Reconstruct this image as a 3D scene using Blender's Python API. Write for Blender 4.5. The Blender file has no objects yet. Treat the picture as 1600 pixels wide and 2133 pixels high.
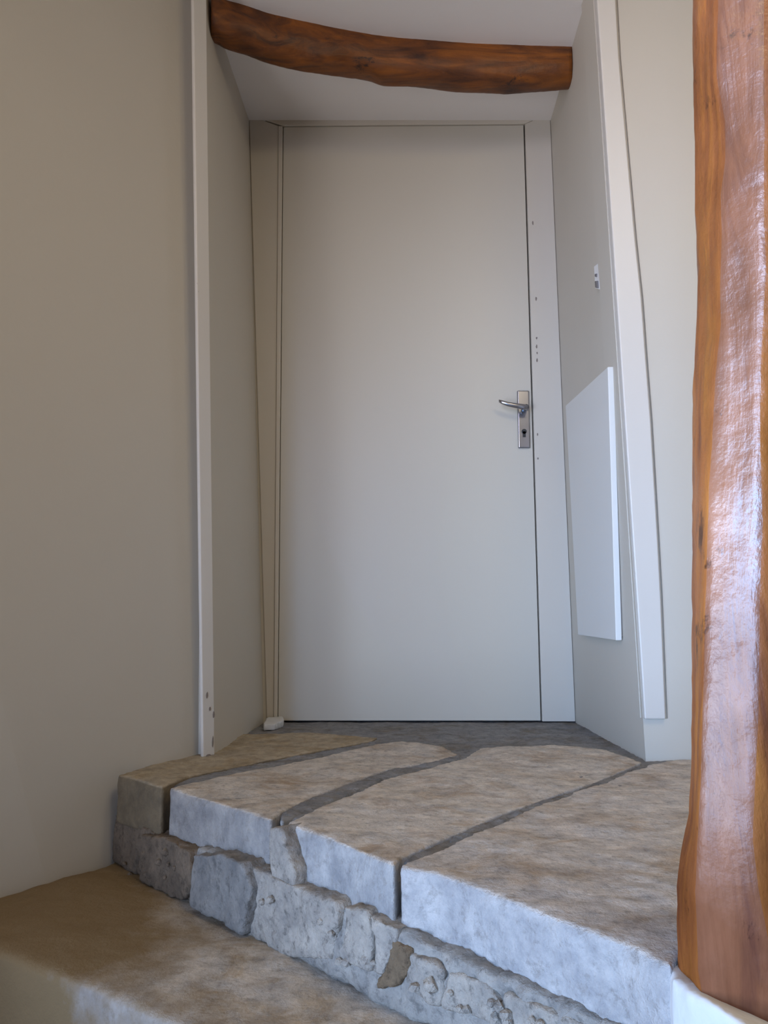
import bpy, bmesh, math, random
from mathutils import Vector, noise, Matrix
random.seed(4)
S = bpy.context.scene
C = S.collection

# ---------------------------------------------------------------- camera
PITCH = math.radians(7.0); H = 0.35; F = 1700.0
cam_d = bpy.data.cameras.new('camera'); cam = bpy.data.objects.new('camera', cam_d); C.objects.link(cam)
cam.location = (0, 0, H); cam.rotation_euler = (math.radians(90) + PITCH, 0, 0)
cam_d.sensor_fit = 'HORIZONTAL'; cam_d.sensor_width = 36; cam_d.lens = F / 1600 * 36; cam_d.clip_start = .02
S.camera = cam

# ---------------------------------------------------------------- world, light, exposure
S.view_settings.view_transform = 'Standard'; S.view_settings.look = 'None'
S.view_settings.gamma = 1; S.view_settings.use_curve_mapping = False
S.view_settings.exposure = -0.16
w = bpy.data.worlds.new('world'); S.world = w; w.use_nodes = True
w.node_tree.nodes['Background'].inputs[0].default_value = (1.0, .90, .77, 1)
w.node_tree.nodes['Background'].inputs[1].default_value = .05

def area(name, loc, target, sx, sy, col, power):
    d = bpy.data.lights.new(name, 'AREA'); d.shape = 'RECTANGLE'; d.size = sx; d.size_y = sy
    d.color = col; d.energy = power
    o = bpy.data.objects.new(name, d); C.objects.link(o); o.location = loc
    o.rotation_euler = (Vector(target) - Vector(loc)).to_track_quat('-Z', 'Y').to_euler()
    return o
# cool daylight through the low stairwell window, behind and left of the camera
SKY = area('window_daylight', (-1.75, -.30, 0), (.4, 1.9, 1.7), 1.2, 1.3, (.70, .67, .70), 34)
SKY.data.spread = math.radians(105)
# added blue fill from behind the camera, narrowed onto the right wall
BLU = area('back_blue_fill', (-.9, -1.8, .4), (1, 2, .3), .8, .8, (.165, .39, .76), 10)
BLU.data.spread = math.radians(45)
# added blue fill from the left, to brighten the right side of the recess
SID = area('side_blue_fill', (-1.72, .05, 0), (.9, 2.2, .15), .5, .9, (.24, .46, .84), 8)
SID.data.spread = math.radians(75)
# added high light behind the camera, aimed to give the post its sheen
HIF = area('post_sheen_fill', (-1.0, -1.85, 1.5), (.46, .9, 1.1), 1.0, .8, (.80, .78, .98), 6.5)
HIF.data.spread = math.radians(58)
# added warm fill under the ceiling, out of the frame, with no fixture
WRM = area('warm_top_fill', (.7, .6, 2.0), (.5, 1.2, 0), .8, .8, (1.2, 1.02, .70), 16)

# ---------------------------------------------------------------- pixel -> point helpers
def ray(px, py):
    x = (px - 800) / F; y = -(py - 1066.5) / F
    return Vector((x, math.cos(PITCH) - y * math.sin(PITCH), math.sin(PITCH) + y * math.cos(PITCH)))
O = Vector((0, 0, H))
def on_z(px, py, z=0.0):
    r = ray(px, py); return O + r * ((z - H) / r.z)
def on_y(px, py, y):
    r = ray(px, py); return O + r * (y / r.y)
def on_plane(px, py, p, n):
    r = ray(px, py); return O + r * ((p - O).dot(n) / r.dot(n))
def proj(p):
    d = p - O
    zc = d.y * math.cos(PITCH) + d.z * math.sin(PITCH); yc = -d.y * math.sin(PITCH) + d.z * math.cos(PITCH)
    return 800 + F * d.x / zc, 1066.5 - F * yc / zc
def interp(t, pts):
    if t <= pts[0][0]: return pts[0][1]
    for (a, va), (b, vb) in zip(pts, pts[1:]):
        if t <= b:
            k = (t - a) / (b - a); return va + (vb - va) * k
    return pts[-1][1]

# ---------------------------------------------------------------- materials
def M(name, col, rough=.6, spec=.5, coat=0, metal=0):
    m = bpy.data.materials.new(name); m.use_nodes = True
    b = m.node_tree.nodes['Principled BSDF']
    b.inputs['Base Color'].default_value = (*col, 1); b.inputs['Roughness'].default_value = rough
    b.inputs['Metallic'].default_value = metal; b.inputs['Coat Weight'].default_value = coat
    b.inputs['Specular IOR Level'].default_value = spec
    return m, m.node_tree, b
def N(t, kind, **kw):
    n = t.nodes.new(kind)
    for k, v in kw.items():
        if k in n.inputs: n.inputs[k].default_value = v
        else: setattr(n, k, v)
    return n
def tex(t, scale, detail=6, rough=.55, stretch=(1, 1, 1), off=(0, 0, 0), dist=0):
    g = N(t, 'ShaderNodeNewGeometry'); mp = N(t, 'ShaderNodeMapping')
    mp.inputs['Scale'].default_value = stretch; mp.inputs['Location'].default_value = off
    t.links.new(g.outputs['Position'], mp.inputs['Vector'])
    n = N(t, 'ShaderNodeTexNoise'); n.inputs['Scale'].default_value = scale; n.inputs['Detail'].default_value = detail
    n.inputs['Roughness'].default_value = rough; n.inputs['Distortion'].default_value = dist
    t.links.new(mp.outputs[0], n.inputs['Vector']); return n.outputs['Fac']
def ramp(t, fac, stops):
    r = N(t, 'ShaderNodeValToRGB'); e = r.color_ramp.elements
    while len(e) < len(stops): e.new(.5)
    for el, (p, c) in zip(e, stops): el.position = p; el.color = (*c, 1) if len(c) == 3 else c
    t.links.new(fac, r.inputs[0]); return r.outputs[0]
def mix(t, fac, a, b, mode='MIX'):
    m = N(t, 'ShaderNodeMix', data_type='RGBA', blend_type=mode)
    for s, v in ((0, fac), (6, a), (7, b)):
        if isinstance(v, (int, float)): m.inputs[s].default_value = v
        elif isinstance(v, tuple): m.inputs[s].default_value = (*v, 1)
        else: t.links.new(v, m.inputs[s])
    return m.outputs[2]
def bump(t, b, h, strength, dist):
    n = N(t, 'ShaderNodeBump', Strength=strength, Distance=dist)
    t.links.new(h, n.inputs['Height']); t.links.new(n.outputs[0], b.inputs['Normal'])
def add(t, a, b, k=1.0):
    m = N(t, 'ShaderNodeMath', operation='MULTIPLY_ADD'); t.links.new(b, m.inputs[0]); m.inputs[1].default_value = k
    t.links.new(a, m.inputs[2]); return m.outputs[0]

def paint(name, col, rough=.55, var=.05, chips=False, bs=.15):
    m, t, b = M(name, col, rough, .35)
    f = tex(t, 2.2, 5)
    c = mix(t, f, tuple(x * (1 - var) for x in col), tuple(min(1, x * (1 + var)) for x in col))
    if chips:
        g = ramp(t, tex(t, 26, 8, .7, (1, 1, .35)), [(.70, (0, 0, 0)), (.73, (1, 1, 1))])
        c = mix(t, g, c, (.22, .16, .13))
    t.links.new(c, b.inputs['Base Color'])
    bump(t, b, add(t, tex(t, 9, 4), tex(t, 120, 3), .12), bs, .01)
    return m
wall_m = paint('cream_wall_paint', (.595, .55, .47), .62, .03)
ceil_m = paint('white_ceiling_paint', (.86, .83, .81), .7, .02)
door_m = paint('cream_door_gloss', (.62, .58, .495), .38, .02, bs=.05)
frame_m = paint('cream_frame_gloss', (.64, .59, .51), .42, .03, bs=.08)
trim_m = paint('cream_trim_gloss', (.68, .64, .58), .4, .03, True, bs=.1)
white_m = paint('white_hatch_paint', (.74, .73, .69), .45, .01, bs=.04)
plaster_m = paint('whitewashed_plaster', (.66, .66, .66), .7, .05, bs=.6)
recess_m, _, _ = M('dark_gap_paint', (.24, .20, .17), .8)

def stone(name, top, face, stain, seed=0, bs=.5, specks=.5, brown_left=False):
    m, t, b = M(name, face, .82, .25)
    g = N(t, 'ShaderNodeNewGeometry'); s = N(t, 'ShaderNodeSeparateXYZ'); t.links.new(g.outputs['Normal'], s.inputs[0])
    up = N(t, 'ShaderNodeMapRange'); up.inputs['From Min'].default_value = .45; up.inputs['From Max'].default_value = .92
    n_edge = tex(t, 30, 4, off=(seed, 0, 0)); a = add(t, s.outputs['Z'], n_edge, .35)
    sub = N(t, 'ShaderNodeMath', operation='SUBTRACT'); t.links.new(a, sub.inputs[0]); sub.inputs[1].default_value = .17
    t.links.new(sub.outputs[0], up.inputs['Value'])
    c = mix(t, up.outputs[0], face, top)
    st = ramp(t, tex(t, 8, 9, .68, off=(seed, 3, 1), dist=.9), [(.48, (0, 0, 0)), (.66, (.9, .9, .9))])
    mm = N(t, 'ShaderNodeMath', operation='MULTIPLY'); t.links.new(st, mm.inputs[0]); t.links.new(up.outputs[0], mm.inputs[1])
    c = mix(t, mm.outputs[0], c, stain)
    pale = ramp(t, tex(t, 13, 6, .6, off=(9, seed, 1)), [(.55, (0, 0, 0)), (.72, (.55, .55, .55))])
    c = mix(t, pale, c, tuple(min(1, x * 1.25) for x in face))
    dk = ramp(t, tex(t, 60, 8, .75, off=(seed, 1, 7)), [(.36, (specks,) * 3), (.48, (0, 0, 0))])
    c = mix(t, dk, c, tuple(x * .42 for x in top))
    mott = ramp(t, tex(t, 22, 9, .7, off=(2, seed, 4)), [(.32, (.66, .67, .70)), (.68, (1.22, 1.2, 1.18))])
    c = mix(t, 1.0, c, mott, 'MULTIPLY')
    if brown_left:      # brown blended in towards the left end of the step, broken by noise
        ps = N(t, 'ShaderNodeSeparateXYZ'); t.links.new(g.outputs['Position'], ps.inputs[0])
        d = N(t, 'ShaderNodeMath', operation='MULTIPLY_ADD'); t.links.new(ps.outputs['X'], d.inputs[0]); d.inputs[1].default_value = -1.6; d.inputs[2].default_value = -.55
        d = add(t, d.outputs[0], tex(t, 6, 7, .65, off=(6, 2, 3)), 1.1)
        c = mix(t, ramp(t, d, [(.30, (0, 0, 0)), (.75, (1, 1, 1))]), c, (.24, .165, .085))
    t.links.new(c, b.inputs['Base Color'])
    bump(t, b, add(t, tex(t, 28, 8, .65), tex(t, 150, 4, .7), .35), bs, .012)
    return m
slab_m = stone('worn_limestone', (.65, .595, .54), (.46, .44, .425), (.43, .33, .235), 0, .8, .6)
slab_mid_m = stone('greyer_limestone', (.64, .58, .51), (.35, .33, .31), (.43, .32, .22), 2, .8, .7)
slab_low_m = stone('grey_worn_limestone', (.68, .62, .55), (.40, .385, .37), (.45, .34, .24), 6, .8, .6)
slab_dark_m = stone('brown_limestone', (.42, .35, .25), (.19, .145, .09), (.34, .25, .14), 5)  # browner than the other slabs, darkest on the front face
step_m = stone('worn_lower_limestone', (.56, .50, .43), (.50, .49, .49), (.40, .30, .19), 11, brown_left=True)
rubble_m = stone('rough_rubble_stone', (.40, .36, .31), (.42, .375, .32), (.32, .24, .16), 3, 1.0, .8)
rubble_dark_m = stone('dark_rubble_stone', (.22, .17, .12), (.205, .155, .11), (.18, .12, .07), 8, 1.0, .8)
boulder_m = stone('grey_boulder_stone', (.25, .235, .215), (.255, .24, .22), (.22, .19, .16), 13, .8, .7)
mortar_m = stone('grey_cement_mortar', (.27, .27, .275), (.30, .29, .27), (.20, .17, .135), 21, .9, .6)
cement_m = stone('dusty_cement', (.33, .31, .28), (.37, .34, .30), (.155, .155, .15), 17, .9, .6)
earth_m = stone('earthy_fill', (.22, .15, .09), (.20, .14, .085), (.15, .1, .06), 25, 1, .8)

def wood(name, cols, rough, coat, zaxis='Z', bs=.6, croug=.3, foot=False):
    m, t, b = M(name, cols[0], rough, .5, coat)
    b.inputs['Coat Roughness'].default_value = croug
    st = (1, 1, .12) if zaxis == 'Z' else (.14, 1, 1)
    g = tex(t, 26, 8, .6, st, dist=1.2)
    big = tex(t, 7, 6, .6, (1, 1, .5) if zaxis == 'Z' else (.5, 1, 1))
    c = ramp(t, g, [(.30, cols[2]), (.5, cols[0]), (.72, cols[1])])
    c2 = ramp(t, big, [(.3, (.55, .5, .45)), (.6, (1.1, 1.1, 1.1))])
    c = mix(t, 1.0, c, c2, 'MULTIPLY')
    cr = ramp(t, tex(t, 17, 9, .72, (1, 1, .6) if zaxis == 'Z' else (.5, 1, 1), off=(4, 4, 4), dist=.4), [(.33, (.85,) * 3), (.385, (0, 0, 0))])
    c = mix(t, cr, c, tuple(x * .3 for x in cols[2]))
    t.links.new(c, b.inputs['Base Color'])
    rr = ramp(t, tex(t, 11, 5), [(.3, (rough - .1,) * 3), (.7, (rough + .15,) * 3)]); t.links.new(rr, b.inputs['Roughness'])
    if foot:      # duller, rougher and darker towards the foot
        pg = N(t, 'ShaderNodeNewGeometry'); ps = N(t, 'ShaderNodeSeparateXYZ'); t.links.new(pg.outputs['Position'], ps.inputs[0])
        zz = add(t, ps.outputs['Z'], tex(t, 9, 5, off=(1, 2, 3)), .35)
        mr = N(t, 'ShaderNodeMapRange'); t.links.new(zz, mr.inputs['Value']); mr.inputs['From Min'].default_value = .22; mr.inputs['From Max'].default_value = .62
        cw = N(t, 'ShaderNodeMath', operation='MULTIPLY'); t.links.new(mr.outputs[0], cw.inputs[0]); cw.inputs[1].default_value = coat; t.links.new(cw.outputs[0], b.inputs['Coat Weight'])
        t.links.new(mix(t, mr.outputs[0], (.8, .8, .8), rr), b.inputs['Roughness'])
        sp = N(t, 'ShaderNodeMath', operation='MULTIPLY_ADD'); t.links.new(mr.outputs[0], sp.inputs[0]); sp.inputs[1].default_value = .4; sp.inputs[2].default_value = .1; t.links.new(sp.outputs[0], b.inputs['Specular IOR Level'])
        t.links.new(mix(t, mr.outputs[0], mix(t, 1.0, c, (.62, .58, .55), 'MULTIPLY'), c), b.inputs['Base Color'])
    n = N(t, 'ShaderNodeBump', Strength=bs, Distance=.008)
    t.links.new(add(t, tex(t, 15, 6, .56, (1, 1, .9)), g, .35), n.inputs['Height'])
    t.links.new(n.outputs[0], b.inputs['Normal']); t.links.new(n.outputs[0], b.inputs['Coat Normal'])
    return m
post_m = wood('varnished_post_wood', ((.40, .135, .035), (.50, .19, .035), (.22, .07, .028)), .42, .55, 'Z', .9, .33, foot=True)
face_m = wood('glossy_post_face', ((.34, .135, .065), (.44, .19, .10), (.20, .075, .045)), .38, 1.0, 'Z', .85, .38, foot=True)
face_m.node_tree.nodes['Principled BSDF'].inputs['Coat IOR'].default_value = 1.9
beam_m = wood('dark_oak_beam', ((.17, .048, .003), (.30, .09, .004), (.045, .011, .002)), .5, .12, 'X', .6)
chrome_m, _, _ = M('brushed_chrome', (.38, .38, .41), .26, .5, 0, 1)
black_m, _, _ = M('dark_keyhole', (.03, .03, .03), .6)
switch_m, _, _ = M('white_switch_plastic', (.85, .85, .84), .35)
grey_m, _, _ = M('grey_plastic', (.16, .15, .15), .5)

# ---------------------------------------------------------------- mesh helpers
def link(name, bm, mat, parent=None, smooth=False):
    bmesh.ops.recalc_face_normals(bm, faces=bm.faces)
    me = bpy.data.meshes.new(name); bm.to_mesh(me); bm.free()
    me.materials.append(mat)
    if smooth:
        for p in me.polygons: p.use_smooth = True
    o = bpy.data.objects.new(name, me); C.objects.link(o)
    if parent: o.parent = parent
    return o
def prism(bm, a, b):
    va = [bm.verts.new(p) for p in a]; vb = [bm.verts.new(p) for p in b]; n = len(a)
    bm.faces.new(va); bm.faces.new(vb[::-1])
    for i in range(n): bm.faces.new((va[i], vb[i], vb[(i + 1) % n], va[(i + 1) % n]))
def extr(poly, off):
    bm = bmesh.new(); off = Vector(off); prism(bm, [Vector(p) for p in poly], [Vector(p) + off for p in poly]); return bm
def bev(bm, r, seg=2):
    bmesh.ops.bevel(bm, geom=[e for e in bm.edges], offset=r, segments=seg, profile=.5, affect='EDGES', clamp_overlap=True); return bm
def box(lo, hi):
    x0, y0, z0 = lo; x1, y1, z1 = hi
    return extr([(x0, y0, z0), (x1, y0, z0), (x1, y1, z0), (x0, y1, z0)], (0, 0, z1 - z0))
def cyl(bm, p, q, r0, r1=None, n=20):
    r1 = r0 if r1 is None else r1; p = Vector(p); q = Vector(q); d = (q - p).normalized()
    a = d.orthogonal().normalized(); b = d.cross(a)
    prism(bm, [p + (a * math.cos(t) + b * math.sin(t)) * r0 for t in [2 * math.pi * i / n for i in range(n)]],
          [q + (a * math.cos(t) + b * math.sin(t)) * r1 for t in [2 * math.pi * i / n for i in range(n)]])
def rough_mesh(name, bm, mat, parent, voxel, smooth_it=3, amp=.004, freq=9, fine=.0012, seed=0, clip=None):
    """voxel-remesh a closed block, round its arrises and roughen it; the result is a plain mesh"""
    o = link(name + '_tmp', bm, mat)
    r = o.modifiers.new('r', 'REMESH'); r.mode = 'VOXEL'; r.voxel_size = voxel
    s = o.modifiers.new('s', 'SMOOTH'); s.iterations = smooth_it; s.factor = .5
    dg = bpy.context.evaluated_depsgraph_get(); me = bpy.data.meshes.new_from_object(o.evaluated_get(dg))
    old = o.data; bpy.data.objects.remove(o); bpy.data.meshes.remove(old)
    nrm = [v.normal.copy() for v in me.vertices]
    sd = Vector((seed * 3.7, seed * 1.3, 0))
    for v, n in zip(me.vertices, nrm):
        p = v.co
        d = noise.noise(p * freq + sd) * amp + noise.noise(p * freq * 4 + sd) * amp * .35 + noise.noise(p * 90 + sd) * fine
        v.co = p + n * d
        if clip: v.co = clip(v.co)
    me.name = name
    for pl in me.polygons: pl.use_smooth = True
    if not me.materials: me.materials.append(mat)
    r = bpy.data.objects.new(name, me); C.objects.link(r)
    if parent: r.parent = parent
    return r
def thing(name, label, cat, loc=(0, 0, 0), group=None):
    o = bpy.data.objects.new(name, None); C.objects.link(o); o.empty_display_size = .05
    o.location = loc; o['label'] = label; o['category'] = cat
    if group: o['group'] = group
    return o
def adopt(root):
    """keep the children where they were built although the Empty stands at the thing's base"""
    for c in C.objects:
        if c.parent == root: c.matrix_parent_inverse = Matrix.Translation(root.location).inverted()
def structure(o, label=None):
    o['kind'] = 'structure'
    if label: o['label'] = label
    return o

# ---------------------------------------------------------------- key points
ZC = 2.08                                    # ceiling
D = on_z(850, 1502).y                        # face of the door
ZT = ZC
def lean(pb, top_px, top_py):
    """edge that starts at pb on the floor and passes the given sight line, carried up to the ceiling"""
    q = on_y(top_px, top_py, pb.y); k = (ZT + .02 - pb.z) / (q.z - pb.z); return pb + (q - pb) * k
A = on_z(442, 1573); A_t = lean(A, 424, 0)
Cb = on_z(556, 1503); Cb.y = D; C_t = on_y(519, 242, D); C_t.z = ZT + .02
E = on_z(1345, 1581); E_t = lean(E, 1242, 0)
G = on_z(1199, 1502); G.y = D; G_t = on_y(1146, 236, D); G_t.z = ZT + .02
WB = on_z(254, 1615)                          # where the upper step meets the left wall
wdir = (WB - A); wdir.z = 0; wdir.normalize(); wdir = Vector((wdir.x - .12, wdir.y, 0)).normalized()
wn = Vector((-wdir.y, wdir.x, 0)); wn = wn if wn.y > 0 else -wn      # into the wall
print('A', A, 'C', Cb, 'E', E, 'G', G, 'WB', WB, 'D', D, 'wdir', wdir)

# ---------------------------------------------------------------- walls
def down(p, z): return Vector((p.x, p.y, z))
ZL = -1.6
# left wall: front face A -> B
B = A + wdir * 1.15
wl = bmesh.new()
A_d = A + (A - A_t) * ((A.z - ZL) / (A_t.z - A.z)) if False else down(A, ZL)
fr = [down(B, ZL), down(A, ZL), A, A_t, down(B, ZT + .02)]
prism(wl, fr, [p + wn * .10 for p in fr])
structure(link('wall_left', wl, wall_m))
# corner board on the left wall's edge
tl = bmesh.new()
def onleft(px, py):
    return on_plane(px, py, A, wn)
q0 = onleft(417, 1581); q1 = onleft(442, 1576); q1t = onleft(425, 0); q0t = onleft(397, 0)
def ext(a, b, z): return a + (b - a) * ((z - a.z) / (b.z - a.z))
q0t = ext(q0, q0t, ZT); q1t = ext(q1, q1t, ZT); q0.z = q1.z = .001
fr = [q0, q1, q1t, q0t]
prism(tl, [p - wn * .010 for p in fr], [p + wn * .0 for p in fr])
structure(link('trim_1', bev(tl, .003), trim_m), 'cream board covering the left corner of the door recess')
# alcove left wall
wa = bmesh.new()
fr = [down(A, -.3), down(Cb, -.3), Cb, C_t, A_t, A]
fr = [A, Cb, C_t, A_t]
prism(wa, [down(A, -.3), down(Cb, -.3), Cb, C_t, A_t, A], [p + Vector((-.12, .09, 0)) for p in [down(A, -.3), down(Cb, -.3), Cb, C_t, A_t, A]])
structure(link('wall_alcove_left', wa, wall_m))
# alcove right wall
wa = bmesh.new()
fr = [down(G, -.3), down(E, -.3), E, E_t, G_t, G]
prism(wa, fr, [p + Vector((.16, .02, 0)) for p in fr])
structure(link('wall_alcove_right', wa, wall_m))

# right wall, facing the stairs, with a proud edge board and a narrow shadow gap beside it
YR = E.y
rl = [(0, 1280), (160, 1289), (320, 1305), (440, 1314), (627, 1334), (752, 1343), (846, 1351), (971, 1358), (1028, 1362), (1225, 1373), (1400, 1380), (1497, 1384)]
ll = [(0, 1241), (440, 1270), (577, 1279), (690, 1287), (800, 1294), (950, 1304), (1100, 1314), (1250, 1324), (1400, 1334), (1497, 1340)]
def strip(px_of, y0):
    out = []
    for i in range(13):
        py = 1497 - i * 1497 / 12; out.append(on_y(px_of(py), py, y0))
    out.append(ext(out[-2], out[-1], ZT)); return out
L = strip(lambda p: interp(p, ll), YR); R = strip(lambda p: interp(p, rl), YR); R2 = strip(lambda p: interp(p, rl) + 7, YR)
def ladder(a, b, y0, y1):
    bm = bmesh.new()
    for i in range(len(a) - 1):
        f = [Vector((a[i].x, y0, a[i].z)), Vector((b[i].x, y0, b[i].z)), Vector((b[i + 1].x, y0, b[i + 1].z)), Vector((a[i + 1].x, y0, a[i + 1].z))]
        prism(bm, f, [Vector((p.x, y1, p.z)) for p in f])
    bmesh.ops.remove_doubles(bm, verts=bm.verts, dist=1e-5)
    seen = {}
    for f in list(bm.faces):
        k = frozenset(v.index for v in f.verts)
    return bm
def ladder2(a, b, y0, y1):
    bm = bmesh.new(); rows = []
    for p, q in zip(a, b):
        rows.append([bm.verts.new((p.x, y0, p.z)), bm.verts.new((q.x, y0, q.z)), bm.verts.new((q.x, y1, q.z)), bm.verts.new((p.x, y1, p.z))])
    for r, s in zip(rows, rows[1:]):
        for k in range(4): bm.faces.new((r[k], r[(k + 1) % 4], s[(k + 1) % 4], s[k]))
    bm.faces.new(rows[0]); bm.faces.new(rows[-1][::-1]); return bm
XR = 2.3
far = [Vector((XR, YR, p.z)) for p in R2]
wr = ladder2(R2, far, YR, YR + .14)                       # plaster beside the gap
low = [Vector((E.x, YR, ZL)), Vector((XR, YR, ZL)), Vector((XR, YR, L[0].z)), Vector((L[0].x, YR, L[0].z))]
low = [Vector((E.x, YR, ZL)), Vector((XR, YR, ZL)), Vector((XR, YR, L[0].z)), Vector((L[0].x, YR, L[0].z)), Vector((E.x, YR, 0))]
prism(wr, low, [p + Vector((0, .14, 0)) for p in low])
wr2 = ladder2([p + Vector((-.002, 0, 0)) for p in L], R2, YR + .016, YR + .13)
structure(link('wall_right', wr, wall_m))
bk = link('gap_backing', wr2, wall_m, bpy.data.objects['wall_right'])
tr = ladder2(L, R, YR - .012, YR + .016)
structure(link('trim_2', bev(tr, .0035), trim_m), 'cream board running up the right edge of the door recess')

# ceiling
structure(link('ceiling', box((-2.4, -2.2, ZC), (2.4, D + .2, ZC + .12)), ceil_m))
# unseen sides of the stairwell: the wall with the low window that lights the steps
Bq = down(B, 0); W2 = Vector((-2.05, -1.95, 0)); wd = (W2 - Bq).normalized(); wlen = (W2 - Bq).length
wwn = Vector((wd.y, -wd.x, 0)); wwn = wwn if wwn.x < 0 else -wwn
def wp(s, z): return Bq + wd * s + Vector((0, 0, z))
s0, s1, z0, z1 = .80, 2.25, -.80, .85
ww = bmesh.new()
for r in ((0, s0, ZL, ZC), (s1, wlen, ZL, ZC), (s0, s1, ZL, z0), (s0, s1, z1, ZC)):
    f = [wp(r[0], r[2]), wp(r[1], r[2]), wp(r[1], r[3]), wp(r[0], r[3])]; prism(ww, f, [p + wwn * .12 for p in f])
structure(link('wall_window', ww, wall_m))
wf = bmesh.new()
for r in ((s0, s0 + .05, z0, z1), (s1 - .05, s1, z0, z1), (s0 + .05, s1 - .05, z0, z0 + .05), (s0 + .05, s1 - .05, z1 - .05, z1), ((s0 + s1) / 2 - .02, (s0 + s1) / 2 + .02, z0 + .05, z1 - .05)):
    f = [wp(r[0], r[2]) + wwn * .02, wp(r[1], r[2]) + wwn * .02, wp(r[1], r[3]) + wwn * .02, wp(r[0], r[3]) + wwn * .02]; prism(wf, f, [p + wwn * .05 for p in f])
structure(link('window_1', wf, trim_m))
mid = wp((s0 + s1) / 2, (z0 + z1) / 2)
SID.location = wp(s0 + .32, .05)
wk = box((-2.2, -2.02, ZL), (1.6, -1.92, -.1))
for lo_, hi_ in (((-2.2, -2.02, .9), (1.6, -1.92, 1.0)), ((-2.2, -2.02, 1.95), (1.6, -1.92, ZC)), ((-2.2, -2.02, 1.0), (-1.55, -1.92, 1.95)), ((-.42, -2.02, 1.0), (1.6, -1.92, 1.95)), ((-2.2, -2.02, -.1), (-1.42, -1.92, .9)), ((-.38, -2.02, -.1), (1.6, -1.92, .9))):
    prism(wk, [(lo_[0], lo_[1], lo_[2]), (hi_[0], lo_[1], lo_[2]), (hi_[0], lo_[1], hi_[2]), (lo_[0], lo_[1], hi_[2])],
          [(lo_[0], hi_[1], lo_[2]), (hi_[0], hi_[1], lo_[2]), (hi_[0], hi_[1], hi_[2]), (lo_[0], hi_[1], hi_[2])])
structure(link('wall_back', wk, wall_m))
print('window', mid, 'B', B)

# ---------------------------------------------------------------- door
TL, TR_, BR, BL = (590, 263), (1092, 259), (1128, 1502), (579, 1502)
def P(px, y=D): return on_y(px[0], px[1], y)
door = bpy.data.objects.new('door_1', None); C.objects.link(door); door['kind'] = 'structure'; door.empty_display_size = .05
door['label'] = 'plain flush cream door at the back of the recess'
g = 1.4
leaf = [P((BL[0] + g - 1, BL[1])), P((BR[0] - g, BR[1])), P((TR_[0] - g, TR_[1] + g)), P((TL[0] + g - 1, TL[1] + g))]
leaf[0].z = leaf[1].z = .001
link('door_leaf', bev(extr(leaf, (0, .04, 0)), .0015), door_m, door)
def jamb(poly, y, t, name, m=frame_m, r=.002):
    return link(name, bev(extr([P(p, y) for p in poly], (0, t, 0)), r), m, door)
yf = D - .006
jamb([(556, 1504), (570, 1504), (580, 262), (519, 240)], yf, .09, 'jamb')
jamb([(570, 1504), (577.5, 1504), (588.5, 262), (580, 262)], yf - .006, .095, 'jamb_bead')
jamb([(1130, 1503), (1199, 1503), (1146, 236), (1094, 258)], yf, .09, 'jamb')
jamb([(519, 240), (1146, 235), (1094, 257.5), (588.5, 261.5)], yf, .09, 'door_head')
rb = [P((548, 1510), D + .05), P((1206, 1510), D + .05), P((1150, 225), D + .05), P((514, 230), D + .05)]
for p in rb: p.z = min(p.z, ZC - .001)
link('rebate', extr(rb, (0, .03, 0)), recess_m, door)
# handle
hs = bpy.data.objects.new('door_handle', None); C.objects.link(hs); hs.parent = door
pc = P((1090, 875)); hs.location = pc
def hp(px, py, y=0): return P((px, py)) - pc + Vector((0, y, 0))
pl = bmesh.new(); a0 = hp(1077, 815); a1 = hp(1104, 934)
prism(pl, [Vector((a0.x, -.009, a1.z)), Vector((a1.x, -.009, a1.z)), Vector((a1.x, -.009, a0.z)), Vector((a0.x, -.009, a0.z))],
      [Vector((a0.x - .001, 0, a1.z - .001)), Vector((a1.x + .001, 0, a1.z - .001)), Vector((a1.x + .001, 0, a0.z + .001)), Vector((a0.x - .001, 0, a0.z + .001))])
link('handle_plate', bev(pl, .0035, 3), chrome_m, hs)
lv = bmesh.new(); c = hp(1091, 855)
cyl(lv, c + Vector((0, -.008, 0)), c + Vector((0, -.050, 0)), .0095)
pts = [hp(1095, 857, -.047), hp(1083, 855, -.052), hp(1068, 853, -.054), hp(1052, 850, -.054), hp(1041, 846, -.053), hp(1035, 843, -.050)]
ws = [.010, .0095, .0088, .008, .007, .005]
rows = []
for p, r in zip(pts, ws):
    rows.append([lv.verts.new(p + Vector((0, math.cos(t) * r * .75, math.sin(t) * r))) for t in [2 * math.pi * i / 12 for i in range(12)]])
for r0, r1 in zip(rows, rows[1:]):
    for i in range(12): lv.faces.new((r0[i], r0[(i + 1) % 12], r1[(i + 1) % 12], r1[i]))
lv.faces.new(rows[0]); lv.faces.new(rows[-1][::-1])
link('handle_lever', lv, chrome_m, hs, True)
kh = bmesh.new(); k = hp(1091, 900); cyl(kh, k + Vector((0, -.0085, 0)), k + Vector((0, -.0115, 0)), .0085)
prism(kh, [k + Vector((x, -.0085, z)) for x, z in ((-.005, -.019), (.005, -.019), (.005, 0), (-.005, 0))], [k + Vector((x, -.0115, z)) for x, z in ((-.005, -.019), (.005, -.019), (.005, 0), (-.005, 0))])
link('lock_cylinder', kh, black_m, hs)
# plaster lump under the left jamb
lump = bmesh.new()
pp = [on_z(548, 1520), on_z(574, 1519), on_z(592, 1510), on_z(590, 1503), on_z(556, 1504)]
prism(lump, [p + Vector((0, 0, -.004)) for p in pp], [p + Vector((0, 0, .016)) for p in pp])
lo = rough_mesh('plaster_lump', lump, plaster_m, None, .004, 3, .003, 20)
lo['label'] = 'small lump of white plaster at the foot of the left door jamb'; lo['category'] = 'plaster'

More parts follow.
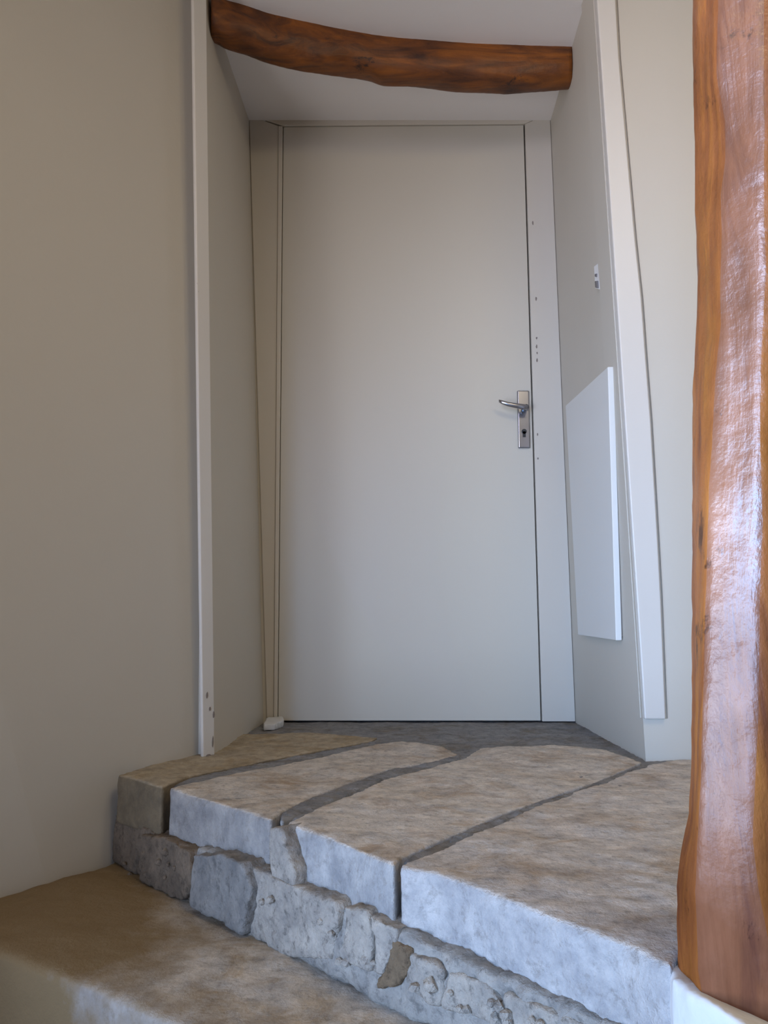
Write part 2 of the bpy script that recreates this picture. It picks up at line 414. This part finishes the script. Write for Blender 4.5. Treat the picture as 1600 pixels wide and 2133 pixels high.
# ---------------------------------------------------------------- hatch panel and switch on the right recess wall
rn = (E - G).cross(Vector((0, 0, 1))).normalized(); rn = rn if rn.x < 0 else -rn
rm = (E_t - E).normalized(); rdir = (E - G); rdir.z = 0; rdir.normalize()
wpn = rdir.cross(((E_t - E) + (G_t - G)).normalized()).normalized(); wpn = wpn if wpn.x < 0 else -wpn
print('right wall normal', wpn)
mid_w = (E + G + E_t + G_t) / 4
def onR(px, py, off=0): return on_plane(px, py, mid_w + wpn * off, wpn)
hat = thing('wall_hatch', 'tall white flush access panel on the right wall of the door recess', 'access panel')
f = [onR(1283, 1334, .022), onR(1204, 1322, .022), onR(1178, 845, .022), onR(1266, 764, .022)]
hb = bmesh.new(); prism(hb, f, [p - wpn * .016 for p in f]); link('panel', bev(hb, .002), white_m, hat)
f2 = [p - wpn * .016 for p in f]; cen = sum(f2, Vector()) / 4; f2 = [cen + (p - cen) * .975 for p in f2]
hb = bmesh.new(); prism(hb, f2, [p - wpn * .022 for p in f2]); link('panel_frame', hb, recess_m, hat)
sw = thing('light_switch', 'small white switch plate high on the right wall of the door recess', 'switch')
f = [onR(1250, 604, .010), onR(1240, 601, .010), onR(1237, 555, .010), onR(1246, 548, .010)]
hb = bmesh.new(); prism(hb, f, [p - wpn * .010 for p in f]); link('switch_plate', bev(hb, .002), switch_m, sw)
f = [onR(1243, 600, .016), onR(1240, 599, .016), onR(1239, 586, .016), onR(1242, 585, .016)]
hb = bmesh.new(); prism(hb, f, [p - wpn * .008 for p in f]); link('rocker', hb, grey_m, sw)
f = [onR(1242, 577, .013), onR(1239, 576, .013), onR(1239, 571, .013), onR(1242, 570, .013)]
hb = bmesh.new(); prism(hb, f, [p - wpn * .005 for p in f]); link('indicator', hb, grey_m, sw)

# ---------------------------------------------------------------- floor and upper step
def poly_z(px, z=0): return [on_z(x, y, z) for x, y in px]
fl = [on_z(x, y) for x, y in ((262, 1618), (360, 1648), (590, 1716), (832, 1806), (1200, 1936), (1400, 2012))]
F1 = on_z(254, 1617); F4 = on_z(1392, 2012)
fdir = (F4 - F1).normalized(); fn = Vector((fdir.y, -fdir.x, 0)); fn = fn if fn.y < 0 else -fn     # towards the viewer
print('front dir', fdir, 'fn', fn)
zs = -.185
# cement bed under the landing
bed_px = [(330, 1626), (350, 1633), (590, 1702), (832, 1790), (1200, 1915), (1392, 1992)]
bed = [on_z(x, y) - fn * .012 for x, y in bed_px]
bed += [Vector((.36, .97, 0)), Vector((.39, 1.0, 0)), Vector((2.0, 1.0, 0)), Vector((2.0, YR + .05, 0)), E + Vector((.05, .05, 0)), G + Vector((.05, .07, 0)), Cb + Vector((-.05, .07, 0)), A + Vector((-.05, .05, 0)), A + wdir * .1 + wn * .01]
bb = bmesh.new(); prism(bb, [p + Vector((0, 0, -.005)) for p in bed], [p + Vector((0, 0, -.17)) for p in bed])
fo = rough_mesh('floor', bb, mortar_m, None, .010, 1, .003, 8, .002)
structure(fo, 'grey cement bed showing between and behind the landing slabs')

land = thing('stone_landing', 'upper step of four long worn limestone slabs with open joints before the door', 'step')
slabs = [
 ([(246, 1615), (300, 1630), (338, 1641), (352, 1634), (390, 1619), (450, 1605), (560, 1583), (690, 1559), (775, 1543), (790, 1535), (640, 1525), (505, 1529), (440, 1566), (320, 1590)], .100, slab_dark_m, 'brown slab'),
 ([(354, 1644), (450, 1671), (566, 1709), (590, 1690), (640, 1664), (720, 1634), (800, 1606), (880, 1591), (955, 1572), (925, 1557), (880, 1549), (840, 1541), (790, 1549), (690, 1571), (560, 1598), (450, 1620), (385, 1634)], .105, slab_mid_m, None),
 ([(600, 1717), (720, 1760), (823, 1804), (832, 1790), (880, 1767), (950, 1737), (1030, 1702), (1120, 1668), (1230, 1633), (1338, 1588), (1260, 1560), (1150, 1550), (1000, 1558), (965, 1579), (890, 1600), (810, 1619), (730, 1655), (660, 1685)], .092, slab_low_m, None),
 ([(832, 1806), (900, 1818), (1000, 1852), (1100, 1892), (1200, 1932), (1300, 1966), (1394, 2014), 'P', (1352, 1592), (1236, 1636), (1125, 1675), (1044, 1712), (960, 1748), (886, 1780), (848, 1795)], .116, slab_m, None)]
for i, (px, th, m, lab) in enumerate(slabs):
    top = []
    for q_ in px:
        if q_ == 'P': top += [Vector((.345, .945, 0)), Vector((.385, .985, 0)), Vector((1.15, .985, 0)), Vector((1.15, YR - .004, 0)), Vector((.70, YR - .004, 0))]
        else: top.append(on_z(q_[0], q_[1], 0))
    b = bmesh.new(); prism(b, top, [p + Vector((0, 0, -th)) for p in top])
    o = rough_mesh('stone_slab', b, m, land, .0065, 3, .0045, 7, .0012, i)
    if lab: o['label'] = lab

# raised mortar in the joints
def joint(px, wpx, z, name='mortar_joint', m=mortar_m, seed=0):
    b = bmesh.new()
    up = [on_z(x, y - h, z) for (x, y), h in zip(px, wpx)]; lo = [on_z(x, y + h, z) for (x, y), h in zip(px, wpx)]
    f = up + lo[::-1]; prism(b, f, [p + Vector((0, 0, -.03)) for p in f])
    return rough_mesh(name, b, m, land, .0045, 1, .003, 25, .002, seed)
joint([(585, 1702), (650, 1672), (725, 1643), (800, 1613), (880, 1596), (960, 1576)], [10, 12, 11, 8, 6, 5], -.002, seed=1)
joint([(395, 1626), (450, 1613), (560, 1591), (690, 1565), (790, 1546)], [4, 5, 5, 5, 5], -.004, seed=2)
joint([(935, 1751), (985, 1728), (1040, 1708), (1100, 1683), (1160, 1662), (1235, 1637)], [4, 7, 4, 6, 3, 3], -.003, seed=3)

# rubble course under the slabs, each stone on its own
def on_front(px, py, off=0): return on_plane(px, py, F1 + fn * off, fn)
rub = [
 ([(237, 1722), (262, 1722), (286, 1746), (282, 1832), (228, 1806)], -.004, rubble_dark_m),
 ([(292, 1748), (345, 1754), (392, 1782), (400, 1850), (375, 1866), (290, 1838)], .006, rubble_dark_m),
 ([(398, 1790), (455, 1788), (502, 1808), (522, 1860), (502, 1950), (440, 1938), (396, 1888)], .016, boulder_m),
 ([(510, 1812), (598, 1852), (702, 1893), (706, 1930), (690, 1999), (600, 1975), (512, 1955), (528, 1870)], .000, rubble_m),
 ([(714, 1898), (760, 1910), (775, 1960), (768, 2022), (700, 2004), (716, 1940)], .004, rubble_m),
 ([(768, 1922), (826, 1948), (824, 1985), (796, 2030), (776, 2026), (782, 1965)], .004, rubble_m),
 ([(560, 1726), (583, 1724), (602, 1790), (612, 1812), (612, 1862), (562, 1842)], -.003, rubble_m),
 ([(852, 2000), (900, 2018), (925, 2040), (915, 2096), (868, 2078), (842, 2045)], .000, rubble_m),
 ([(930, 2036), (1010, 2062), (1040, 2100), (1020, 2136), (920, 2098)], .002, rubble_m),
 ([(1050, 2084), (1150, 2122), (1240, 2160), (1230, 2200), (1030, 2142)], .000, rubble_m)]
for i, (px, off, m) in enumerate(rub):
    f = [on_front(x, y, off) for x, y in px]
    if i != 6:
        for p in f:
            if p.z < zs + .028: p.z = zs + (.007 if i == 2 else 0)
            elif p.z > -.135: p.z += .008
    b = bmesh.new(); prism(b, f, [p - fn * .05 for p in f])
    rough_mesh('rubble_stone', b, m, land, .0045, 2 if i != 6 else 1, .006 if i != 6 else .002, 16, .002, i + 10)
# small chips pressed in the mortar between the stones
random.seed(9)
for i in range(46):
    t = random.random(); px = 250 + t * 950; yb = interp(px, [(220, 1806), (290, 1838), (380, 1866), (430, 1935), (500, 1955), (700, 2008), (830, 2052), (1000, 2128), (1200, 2200)])
    yt = interp(px, [(250, 1735), (350, 1756), (560, 1840), (620, 1866), (825, 1950), (850, 2000), (1000, 2062), (1200, 2150)])
    py = yt + (yb - yt) * random.uniform(.15, .97)
    if 780 < px < 850 and py > 1950: continue
    c = on_front(px, py, .004); r = random.uniform(.005, .011)
    b = bmesh.new(); bmesh.ops.create_icosphere(b, subdivisions=1, radius=r)
    for v in b.verts: v.co = Vector((v.co.x * random.uniform(.7, 1.4), v.co.y * .8, v.co.z * random.uniform(.6, 1.1))) + c
    link('stone_chip', b, rubble_m if px > 420 else rubble_dark_m, land)
# mortar packing behind the rubble
rp = [on_front(x, y, -.006) for x, y in ((410, 1790), (620, 1850), (840, 1925), (1000, 2010), (1400, 2110))]
rp2 = [Vector((p.x, p.y, zs)) for p in rp]; rp = [Vector((p.x, p.y, -.08)) for p in rp]
f = rp + rp2[::-1]; b = bmesh.new(); prism(b, f, [p - fn * .06 for p in f])
rough_mesh('rubble_mortar', b, cement_m, land, .006, 1, .007, 22, .004, 40)
rp = [on_front(x, 1750, -.006) for x in (236, 330, 415)]
f = [Vector((p.x, p.y, -.09)) for p in rp] + [Vector((p.x, p.y, zs)) for p in rp[::-1]]; b = bmesh.new(); prism(b, f, [p - fn * .06 for p in f])
o_ = rough_mesh('rubble_mortar', b, rubble_dark_m, land, .006, 1, .007, 22, .004, 43); o_['label'] = 'dark brown mortar by the left wall'
# brown earthy fill in the hollow
b = bmesh.new(); f = [on_front(x, y, .002) for x, y in ((818, 1962), (852, 1978), (856, 2020), (822, 2058), (782, 2060), (796, 2028))]
f2 = [p - fn * .03 for p in f]; prism(b, f, f2)
rough_mesh('earth_fill', b, earth_m, land, .004, 2, .003, 30, .003, 41)

# ---------------------------------------------------------------- lower step
low_t = thing('stone_step', 'lower limestone step, browner to the left, in the bottom left foreground', 'step')
fe = [(-60, 1962), (0, 1985), (140, 2036), (219, 2068), (300, 2104), (390, 2140), (520, 2205)]
fp = poly_z(fe, zs)
f_a = fp[0] + (fp[0] - fp[1]).normalized() * .3; f_b = fp[-1] + (fp[-1] - fp[-2]).normalized() * .25
back = [Vector((.50, .42, zs)), on_z(1680, 2200, -.006) + Vector((-.015, 0, 0)), on_z(1394, 2016, -.006) + Vector((-.006, 0, 0)), on_front(1390, 2100, -.055), on_front(830, 2000, -.055), on_front(240, 1790, -.055)]
back = [Vector((p.x, p.y, zs)) for p in back]
wl_pt = [on_z(222, 1806, zs) + wn * .03, on_z(0, 1852, zs) + wn * .03, on_z(-250, 1900, zs) + wn * .03]
print('lower: ', [proj(down(A + wdir * s, zs)) for s in (.3, .4, .6, .8)])
top = [f_a] + fp + [f_b] + back + [A + wdir * .28 + wn * .004, A + wdir * 1.10 + wn * .004]
top = [down(p, zs) for p in top]
b = bmesh.new(); prism(b, top, [p + Vector((0, 0, -.19)) for p in top])
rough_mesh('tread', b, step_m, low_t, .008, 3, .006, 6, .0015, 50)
b = bmesh.new(); q = [Vector((-1.25, -.6, 0)), Vector((.55, -.6, 0)), Vector((.55, .38, 0)), Vector((.26, .68, 0)), Vector((-.2, 1.15, 0)), Vector((-.72, 1.50, 0)), Vector((-1.05, 1.1, 0)), Vector((-1.2, .8, 0))]
prism(b, [p + Vector((0, 0, zs - .185)) for p in q], [p + Vector((0, 0, zs - .36)) for p in q])
nt = rough_mesh('stone_step', b, step_m, None, .02, 2, .006, 6, .001, 51)
nt['label'] = 'lowest limestone step, below the bottom left edge of the picture'; nt['category'] = 'step'

# ---------------------------------------------------------------- whitewashed plinth under the post
pz = -.006
pe = [on_z(x, y, pz) for x, y in ((1394, 2016), (1402, 2042), (1440, 2070), (1520, 2110), (1570, 2136), (1680, 2195))]
pe += [Vector((.62, .42, pz)), Vector((.95, .42, pz)), Vector((.95, .975, pz)), Vector((.39, .975, pz)), Vector((.345, .935, pz))]
def slope(p): return Vector((p.x, p.y, p.z - max(0, (p.x - .30)) * .28 * max(0, min(1, (p.z + .3) / .2))))
b = bmesh.new(); prism(b, pe, [p + Vector((0, 0, -.5)) for p in pe])
po = rough_mesh('plinth', b, plaster_m, None, .006, 4, .003, 10, .001, 60, clip=slope)
po['label'] = 'white plastered plinth under the foot of the wooden post'; po['category'] = 'plinth'

# ---------------------------------------------------------------- post
sil = [(-400, 1441), (0, 1443), (160, 1443), (330, 1450), (700, 1450), (800, 1445), (950, 1441), (1300, 1443), (1500, 1442), (1600, 1440), (1706, 1435), (1750, 1425), (1800, 1416), (1850, 1411), (2000, 1411), (2035, 1414), (2070, 1425)]
e1 = [(-400, 1494), (0, 1495), (160, 1493), (260, 1511), (340, 1510), (400, 1500), (500, 1503), (600, 1499), (680, 1501), (740, 1494), (800, 1488), (930, 1481), (1000, 1476), (1100, 1472), (1250, 1468), (1400, 1464), (1600, 1458), (1750, 1450), (1850, 1445), (2040, 1452), (2070, 1460)]
e2 = [(-400, 1590), (0, 1592), (450, 1591), (560, 1596), (750, 1585), (950, 1583), (1100, 1589), (1250, 1583), (1500, 1580), (1750, 1568), (1850, 1580), (2000, 1610), (2070, 1640)]
def col(y, curve, z, dy=0):
    pxx = 1450
    p = Vector((0, y, z))
    for _ in range(3):
        py = proj(p)[1]; pxx = interp(py, curve); r = ray(pxx, py); p = Vector((r.x * y / r.y, y, z))
    return p
pm = bmesh.new(); rows = []
nz = 150
for i in range(nz + 1):
    z = -.030 + (ZC + .01 + .030) * i / nz
    v0 = col(.875, sil, z); v1 = col(.822, e1, z); v2 = col(.792, e2, z)
    v3 = Vector((v2.x + .055, v2.y + .012, z)); v4 = Vector((v3.x + .02, v3.y + .09, z)); v5 = Vector((v0.x + .07, v0.y + .07, z)); v6 = Vector((v0.x + .012, v0.y + .03, z))
    ring = [v0, v1, v2, v3, v4, v5, v6]; out = []
    for a, c in zip(ring, ring[1:] + ring[:1]):
        for k in range(6): out.append(a.lerp(c, k / 6))
    # soften the arrises a little
    n = len(out)
    for _ in range(1): out = [out[j] * .7 + (out[j - 1] + out[(j + 1) % n]) * .15 if j % 6 == 0 else out[j] * .5 + (out[j - 1] + out[(j + 1) % n]) * .25 for j in range(n)]
    cen = sum(out, Vector()) / n
    for j in range(n):
        p = out[j]; d = (p - cen); d.z = 0; d.normalize()
        a = noise.noise(Vector((p.x * 28, p.y * 28, p.z * 9))) * .0022 + noise.noise(Vector((p.x * 50, p.y * 50, p.z * 45 + p.x * 60))) * .0012
        out[j] = p + d * a
    rows.append([pm.verts.new(p) for p in out])
for r0, r1 in zip(rows, rows[1:]):
    n = len(r0)
    for j in range(n): pm.faces.new((r0[j], r0[(j + 1) % n], r1[(j + 1) % n], r1[j]))
pm.faces.new(rows[0][::-1]); pm.faces.new(rows[-1])
pt = link('timber_post', pm, post_m, None, True)
pt.data.materials.append(face_m)
for k_, pg in enumerate(pt.data.polygons):
    if k_ < nz * 42 and 6 <= k_ % 42 < 12: pg.material_index = 1
pt['label'] = 'rough hewn varnished orange brown timber post at the right edge'; pt['category'] = 'post'

# ---------------------------------------------------------------- beam
top_c = [(430, -14), (452, -6), (500, 8), (560, 27), (620, 42), (700, 58), (780, 73), (880, 83), (980, 90), (1080, 94), (1190, 97)]
bot_c = [(430, 88), (452, 94), (470, 105), (540, 130), (600, 148), (680, 161), (740, 165), (772, 171), (795, 181), (880, 187), (950, 195), (1050, 198), (1120, 194), (1190, 188)]
bm_ = bmesh.new(); rows = []
ns = 90
for i in range(ns + 1):
    px = 440 + (1192 - 440) * i / ns
    ty, by = interp(px, top_c), interp(px, bot_c)
    T = on_z(px, ty, ZC); hgt = by - ty
    fb = on_y(px, ty + hgt * .64, T.y + .012); bbk = on_y(px, by, T.y + .085)
    fm = on_y(px, ty + hgt * .30, T.y - .004)
    tip = 0
    ring = [Vector((T.x, T.y + .004, ZC + .03)), T, fm, fb, fb.lerp(bbk, .5) + Vector((0, -.004, -.008)), bbk, Vector((bbk.x, T.y + .135, (bbk.z + ZC) / 2 + .01)), Vector((T.x, T.y + .14, ZC + .03))]
    out = []
    for a, c in zip(ring, ring[1:] + ring[:1]):
        for k in range(4): out.append(a.lerp(c, k / 4))
    n = len(out)
    for _ in range(2): out = [out[j] * .5 + (out[j - 1] + out[(j + 1) % n]) * .25 for j in range(n)]
    cen = sum(out, Vector()) / n
    for j in range(n):
        p = out[j]; d = (p - cen); d.x = 0; d.normalize()
        out[j] = p + d * (noise.noise(Vector((p.x * 9, p.y * 25, p.z * 25))) * .004 + noise.noise(p * 60) * .001)
    rows.append([bm_.verts.new(p) for p in out])
for r0, r1 in zip(rows, rows[1:]):
    n = len(r0)
    for j in range(n): bm_.faces.new((r0[j], r0[(j + 1) % n], r1[(j + 1) % n], r1[j]))
bm_.faces.new(rows[0][::-1]); bm_.faces.new(rows[-1])
be = link('ceiling_beam', bm_, beam_m, None, True)
be['label'] = 'curved dark brown oak beam crossing under the ceiling of the door recess'; be['category'] = 'beam'

# small chips knocked out of the paint
def chip(px, py, w, h, y, parent):
    p = on_y(px, py, y); b = bmesh.new(); k = w / F * y / 2; m_ = h / F * y / 2
    f = [p + Vector((k * math.cos(a) * random.uniform(.7, 1.2), 0, m_ * math.sin(a) * random.uniform(.7, 1.2))) for a in [i * math.pi / 4 for i in range(8)]]
    prism(b, f, [q + Vector((0, .002, 0)) for q in f]); link('paint_chip', b, recess_m, parent)
for px, py, h in ((1110, 464, 12), (1117, 622, 10), (1118, 704, 6), (1118, 722, 9), (1119, 735, 5), (1119, 750, 8), (1120, 905, 6), (1121, 955, 5)):
    chip(px, py, 3.5, h, yf - .0012, door)
for px, py, w_, h in ((425, 1448, 5, 14), (431, 1476, 5, 8), (439, 1488, 5, 13), (437, 1545, 4, 22), (428, 1573, 12, 6)):
    p = onleft(px, py); b = bmesh.new(); k = w_ / F * p.y / 2; m_ = h / F * p.y / 2; p = p - wn * .0114
    f = [p + wdir * (k * math.cos(a)) + Vector((0, 0, m_ * math.sin(a) * random.uniform(.7, 1.2))) for a in [i * math.pi / 4 for i in range(8)]]
    prism(b, f, [q + wn * .002 for q in f]); link('paint_chip', b, recess_m, bpy.data.objects['trim_1'])
for t_, p_ in ((land, F1), (low_t, down(fp[2], zs)), (hat, onR(1240, 1330)), (sw, onR(1240, 600))):
    t_.location = p_; adopt(t_)
